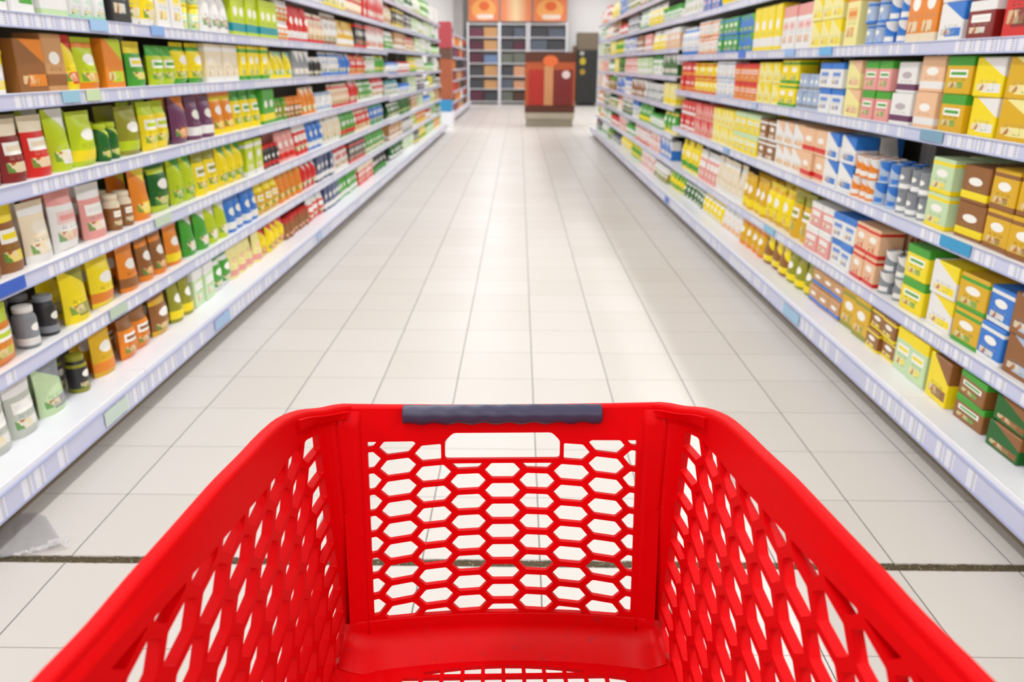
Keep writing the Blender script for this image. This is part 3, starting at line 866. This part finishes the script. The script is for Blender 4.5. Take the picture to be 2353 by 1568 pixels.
for sg in (-1, 1):
    bm = bmesh.new(); tube(bm, [(sg * .24, .95, .10), (sg * .24, .60, .13), (sg * .24, .34, .30), (sg * .24, .33, .604)], .014); new_obj('chassis_tube', bm, M_steel, T)
    bm = bmesh.new(); tube(bm, [(sg * .24, .90, .11), (sg * .235, .90, .598)], .012); new_obj('support_leg', bm, M_steel, T)
    bm = bmesh.new(); tube(bm, [(sg * .30, .27, 1.10), (sg * .30, .17, 1.16)], .012); new_obj('handle_bracket', bm, M_steel, T)
    for y in (.92, .42):
        bm = bmesh.new(); lathe(bm, [(0, -.012), (.045, -.012), (.05, -.008), (.05, .008), (.045, .012), (0, .012)], 20)
        bmesh.ops.rotate(bm, verts=bm.verts, cent=(0, 0, 0), matrix=Matrix.Rotation(PI / 2, 3, 'Y'))
        wl = new_obj('castor_wheel', bm, M_rubber, T, loc=(sg * .24, y, .05))
        bm = bmesh.new(); box(bm, -.018, -.014, -.02, .02, 0, .065); box(bm, .014, .018, -.02, .02, 0, .065); box(bm, -.018, .018, -.02, .02, .06, .068)
        new_obj('castor_fork', bm, M_steel, wl)
bm = bmesh.new(); tube(bm, [(-.24, .36, .30), (.24, .36, .30)], .010); tube(bm, [(-.24, .62, .128), (.24, .62, .128)], .010); new_obj('cross_bar', bm, M_steel, T)
bm = bmesh.new(); tube(bm, [(-.33, .165, 1.165), (.33, .165, 1.165)], .016, 14); new_obj('push_handle', bm, M_red, T)

# ------------------------------------------------------------------ scrap of clear film on the floor, left
bm = bmesh.new()
prf = [(-1.744, 2.482), (-1.588, 2.312), (-1.60, 2.285), (-1.676, 2.250), (-1.78, 2.200), (-1.93, 2.21), (-1.93, 2.47), (-1.80, 2.50)]
def fz(x, y): return .003 + .004 * math.sin(x * 60 + y * 31) ** 2 + .003 * math.sin(y * 90) ** 2
cent = (-1.77, 2.34)
ring_prev = None
for k in range(1, 7):
    ring = []
    for i in range(len(prf) * 4):
        a = prf[i // 4]; b = prf[(i // 4 + 1) % len(prf)]; t = (i % 4) / 4
        x = a[0] + (b[0] - a[0]) * t; y = a[1] + (b[1] - a[1]) * t
        x = cent[0] + (x - cent[0]) * k / 6; y = cent[1] + (y - cent[1]) * k / 6
        ring.append(bm.verts.new((x, y, fz(x, y))))
    if ring_prev:
        for i in range(len(ring)): bm.faces.new((ring_prev[i], ring[i], ring[(i + 1) % len(ring)], ring_prev[(i + 1) % len(ring)]))
    else:
        c = bm.verts.new((*cent, fz(*cent)))
        for i in range(len(ring)): bm.faces.new((c, ring[i], ring[(i + 1) % len(ring)]))
    ring_prev = ring
m = principled('grey_clear_film', hx('BDB9BA'), .25); m.node_tree.nodes['Principled BSDF'].inputs['Alpha'].default_value = .55
film = new_obj('plastic_film', bm, m, smooth=True)
tag(film, 'torn sheet of grey see-through plastic lying on the tiles by the left shelving', 'plastic sheet')
bm = bmesh.new(); random.seed(5); rows = []
for i in range(19):
    t = i / 18; x = -1.70 + .155 * t; y = 2.222 + .078 * t
    wd = .004 + .018 * t ** 1.5
    rows.append([bm.verts.new((x + random.uniform(-.003, .003) - .45 * wd * j, y + wd * (j - 1) + random.uniform(-.003, .003), .010 + random.uniform(0, .010) * (1 + t))) for j in range(4)])
for a, b in zip(rows, rows[1:]):
    for j in range(3): bm.faces.new((a[j], b[j], b[j + 1], a[j + 1]))
m = principled('crumpled_clear_edge', hx('E8E4E2'), .08); m.node_tree.nodes['Principled BSDF'].inputs['Alpha'].default_value = .5
new_obj('crumpled_edge', bm, m, film)

# ------------------------------------------------------------------ far end of the hall
def panel(parent, name, x0, x1, z0, z1, y, th, m, bev=.0):
    bm = bmesh.new(); box(bm, x0, x1, y - th, y, z0, z1); bmesh.ops.recalc_face_normals(bm, faces=bm.faces)
    o = new_obj(name, bm, m, parent)
    if bev: bevel(o, bev)
    return o
def disc(parent, name, x, z, rx, rz, y, m, th=.004):
    bm = bmesh.new(); n = 28
    a = [bm.verts.new((x + rx * math.cos(2 * PI * k / n), y, z + rz * math.sin(2 * PI * k / n))) for k in range(n)]
    b = [bm.verts.new((v.co.x, y - th, v.co.z)) for v in a]
    bm.faces.new(a[::-1]); bm.faces.new(b)
    for k in range(n): bm.faces.new((a[k], a[(k + 1) % n], b[(k + 1) % n], b[k]))
    bmesh.ops.recalc_face_normals(bm, faces=bm.faces)
    return new_obj(name, bm, m, parent)

# red promotion stand
st = empty('display_stand', (.82, 22.15, 0), 0)
tag(st, 'tall red and brown promotion stand on a pale plinth at the aisle end', 'display stand')
P_br = noisy('stand_dark_brown', hx('5C2C18'), .45, .1, 3); P_or = noisy('stand_burnt_orange', hx('C0582A'), .45, .06, 3)
P_r = noisy('stand_red_panel', hx('B8281C'), .4, .06, 2); P_m = noisy('stand_maroon_panel', hx('7E2420'), .4, .06, 2)
P_t = principled('stand_tan_strip', hx('D29260'), .5); P_o = principled('stand_orange_disc', hx('EC7034'), .5)
P_pl = noisy('stand_plinth_beige', hx('B8AE98'), .5, .04, 3); P_pl2 = principled('stand_plinth_base', hx('9C937E'), .5)
panel(st, 'plinth', -.66, .66, .20, .37, .40, .80, P_pl, .01); panel(st, 'plinth_base', -.63, .63, 0, .20, .38, .76, P_pl2)
panel(st, 'cabinet', -.66, .66, .37, 1.90, .38, .76, P_or, .015)
panel(st, 'header_board', -.67, .67, 1.66, 1.90, -.38, .02, P_br); panel(st, 'footer_board', -.67, .67, .372, .55, -.38, .02, P_br)
panel(st, 'left_panel', -.56, -.18, .56, 1.46, -.38, .03, P_r, .01); panel(st, 'right_panel', .10, .60, .56, 1.46, -.38, .03, P_m, .01)
panel(st, 'centre_strip', -.16, .08, .56, 1.56, -.38, .025, P_t, .005)
disc(st, 'round_emblem', 0, 1.68, .20, .14, -.402, P_o); disc(st, 'white_badge', .42, 1.34, .11, .10, -.412, principled('white_badge', hx('E8D4CE'), .4))

# orange posters over the back wall shelving
def poster_mat(kind):
    m = principled('poster_print_%d' % kind, hx('F08A48'), .4); t = NT(m)
    tc = t.n('ShaderNodeTexCoord'); sp = t.n('ShaderNodeSeparateXYZ'); t.l(tc.outputs['Generated'], sp.inputs[0])
    x, z = sp.outputs[0], sp.outputs[2]
    if kind == 1:
        d = t.math('ABSOLUTE', t.math('SUBTRACT', x, .5)); f = t.math('SUBTRACT', 1, t.math('MULTIPLY', d, 2.6)); f = t.math('MAXIMUM', f, 0)
        col = t.mix(f, hx('EE8C5C'), hx('FCE0AC'))
    else:
        d = t.math('ADD', t.math('POWER', t.math('SUBTRACT', x, .5), 2), t.math('POWER', t.math('SUBTRACT', z, .42), 2))
        col = t.mix(t.math('LESS_THAN', d, .16), hx('EE8450'), hx('FCB060'))
        col = t.mix(t.math('LESS_THAN', t.math('ADD', t.math('POWER', t.math('SUBTRACT', x, .52), 2), t.math('POWER', t.math('SUBTRACT', z, .55), 2)), .03), col, hx('EE6C30'))
        col = t.mix(t.math('MULTIPLY', t.between(x, .28, .82), t.between(z, .08, .24)), col, hx('FCE6DA'))
    t.l(col, t.b.inputs['Base Color']); return m
for i, (x0, x1, k, lb) in enumerate(((-2.12, -.83, 0, 'orange poster with an amber disc, leftmost of three over the back wall shelves'),
                                     (-.80, .50, 1, 'middle poster with a pale yellow glow between two amber disc posters'),
                                     (.53, 1.95, 2, 'orange poster with an amber disc, rightmost of three over the back wall shelves'))):
    e = empty('poster', ((x0 + x1) / 2, 34.5, 3.24)); tag(e, lb, 'poster', 'orange posters over the back wall shelving')
    h = (x1 - x0) / 2
    panel(e, 'frame', -h, h, 0, 1.08, .03, .03, principled('poster_frame', hx('B89080'), .5))
    panel(e, 'print', -h + .03, h - .03, .03, 1.05, 0, .004, poster_mat(1 if k == 1 else 0))
# back wall shelving units with dark goods
GP = [('maroon', '5A2C3C'), ('tan', 'CC9A66'), ('charcoal', '45464A'), ('slate', '5C6470'), ('olive-grey', '6E7266'), ('steel-blue', '7088AC'), ('plum', '70384C'), ('umber', '54382C'), ('peach', 'D8A07C')]
random.seed(3)
LAY = [[['plum', 'tan'], ['maroon', 'tan'], ['maroon', 'steel-blue'], ['charcoal', 'tan'], ['charcoal', 'tan'], ['maroon', 'charcoal']],
       [['charcoal', 'slate'], ['charcoal', 'maroon'], ['olive-grey', 'olive-grey'], ['charcoal', 'peach'], ['slate', 'peach'], ['olive-grey', 'umber']],
       [['charcoal', 'slate'], ['slate', 'charcoal'], ['slate', 'charcoal'], ['charcoal', 'tan'], ['charcoal', 'slate'], ['maroon', 'charcoal']]]
UN = ['leftmost', 'middle', 'rightmost']
for ui, (x0, x1) in enumerate(((-2.12, -.85), (-.80, .30), (.40, 1.93))):
    e = empty('wall_shelving', ((x0 + x1) / 2, 34.6, 0)); h = (x1 - x0) / 2
    tag(e, '%s pale open shelving unit against the back wall below orange posters' % UN[ui], 'shelving', 'back wall shelving units')
    for s in (-1, 1):
        bm = bmesh.new(); box(bm, s * h - .03, s * h + .03, -.35, .0, 0, 3.2); new_obj('upright', bm, M_shelf, e)
    bm = bmesh.new(); box(bm, -h + .03, h - .03, -.02, 0, .1, 3.2); new_obj('back_panel', bm, noisy('back_unit_grey', hx('8F8C8A'), .6, .05, 2), e)
    for j in range(7):
        z = .12 + j * .505
        bm = bmesh.new(); box(bm, -h + .03, h - .03, -.35, -.02, z - .03, z); new_obj('shelf', bm, M_shelf, e)
    for j in range(6):
        z = .12 + (5 - j) * .505
        cc = LAY[ui][j]; wv = (2 * h - .1)
        for q, cn in enumerate(cc):
            w = wv / 2 - .03
            hh = random.uniform(.30, .42)
            bm = bmesh.new(); box(bm, -w / 2, w / 2, -.14, .14, 0, hh); bmesh.ops.bevel(bm, geom=list(bm.edges), offset=.008, segments=1, affect='EDGES')
            o = new_obj('merchandise_box', bm, noisy('box_' + cn, hx(dict(GP)[cn]), .5, .12, 6), None, loc=((x0 + x1) / 2 - wv / 4 + q * wv / 2, 34.43, z + .001))
            tag(o, '%s box, %s place, %s shelf up, %s back wall unit' % (cn, 'left' if q == 0 else 'right', ORD[5 - j], UN[ui]), 'box', 'boxes on the back wall shelving')

# dark cabinet by the right end
dk = empty('drinks_cabinet', (2.72, 33.5, 0))
tag(dk, 'tall black cabinet with a brown-grey header and yellow stickers, far right', 'cabinet')
panel(dk, 'cabinet_body', -.42, .42, .12, 2.15, .35, .75, noisy('cabinet_black', hx('232522'), .4, .1, 3), .02)
panel(dk, 'foot_plinth', -.38, .38, 0, .12, .33, .70, principled('cabinet_plinth', hx('1A1A1A'), .5))
panel(dk, 'header', -.42, .42, 2.15, 2.80, .35, .75, noisy('cabinet_header_umber', hx('786A56'), .5, .06, 3), .02)
panel(dk, 'side_board', -.56, -.43, .3, 2.3, .30, .6, noisy('cabinet_side_brown', hx('6A5038'), .5, .06, 3), .01)  # narrow brown board along the cabinet's left side
disc(dk, 'yellow_sticker', -.18, 1.72, .12, .14, -.402, principled('sticker_yellow', hx('C8B020'), .4))
disc(dk, 'yellow_sticker', -.18, 1.32, .11, .11, -.402, principled('sticker_ochre', hx('B08C20'), .4))
disc(dk, 'white_sticker', -.22, 2.02, .09, .08, -.402, principled('sticker_white', hx('B4B4A8'), .4))
sg_ = empty('wall_sign', (3.15, 34.96, 2.42)); tag(sg_, 'small pale blue sign on the white wall above the black cabinet', 'sign')
panel(sg_, 'sign_plate', -.28, .28, 0, .34, 0, .02, principled('sign_pale_blue', hx('C4D0EC'), .4), .004)

# promotion end stand beyond the left shelving
es = empty('end_stand', (-1.93, 21.75, 0))
tag(es, 'narrow upright end stand with crimson top and brown boards beyond left shelving', 'display stand')
panel(es, 'stand_foot', -.17, .17, 0, .40, .30, .60, M_shelf, .005)
panel(es, 'lower_board', -.15, .15, .70, 1.72, .28, .55, noisy('board_rust', hx('B4623E'), .5, .06, 2), .006)
panel(es, 'middle_board', -.155, .155, 1.72, 1.97, .28, .56, noisy('board_umber', hx('6E4E40'), .5, .06, 2), .006)
panel(es, 'top_board', -.16, .16, 1.97, 2.62, .28, .57, noisy('board_crimson', hx('C04C54'), .5, .05, 2), .03)
panel(es, 'blue_tray', -.20, .14, .40, .70, .28, .60, principled('tray_blue', hx('3E9AD0'), .4), .02)

# ------------------------------------------------------------------ camera and light
th, yaw, roll = math.radians(19.6), math.radians(.41), math.radians(.3)
cam = bpy.data.cameras.new('camera'); co = bpy.data.objects.new('camera', cam); COL.objects.link(co)
cam.sensor_width = 36; cam.lens = 36 * 1786 / 2353; cam.clip_start = .02; cam.clip_end = 100
co.location = (0, 0, 1.59)
co.matrix_world = Matrix.Translation((0, 0, 1.59)) @ Matrix.Rotation(yaw, 4, 'Z') @ Matrix.Rotation(PI / 2 - th, 4, 'X') @ Matrix.Rotation(roll, 4, 'Z')
cam.dof.use_dof = True; cam.dof.focus_distance = 1.4; cam.dof.aperture_fstop = 4.0
S.camera = co
w = bpy.data.worlds.new('world'); S.world = w; w.use_nodes = True
w.node_tree.nodes['Background'].inputs[0].default_value = (1, 1, 1, 1)
w.node_tree.nodes['Background'].inputs[1].default_value = .5
vs = S.view_settings
vs.view_transform = 'Standard'; vs.look = 'None'; vs.gamma = 1; vs.use_curve_mapping = False; vs.exposure = .03
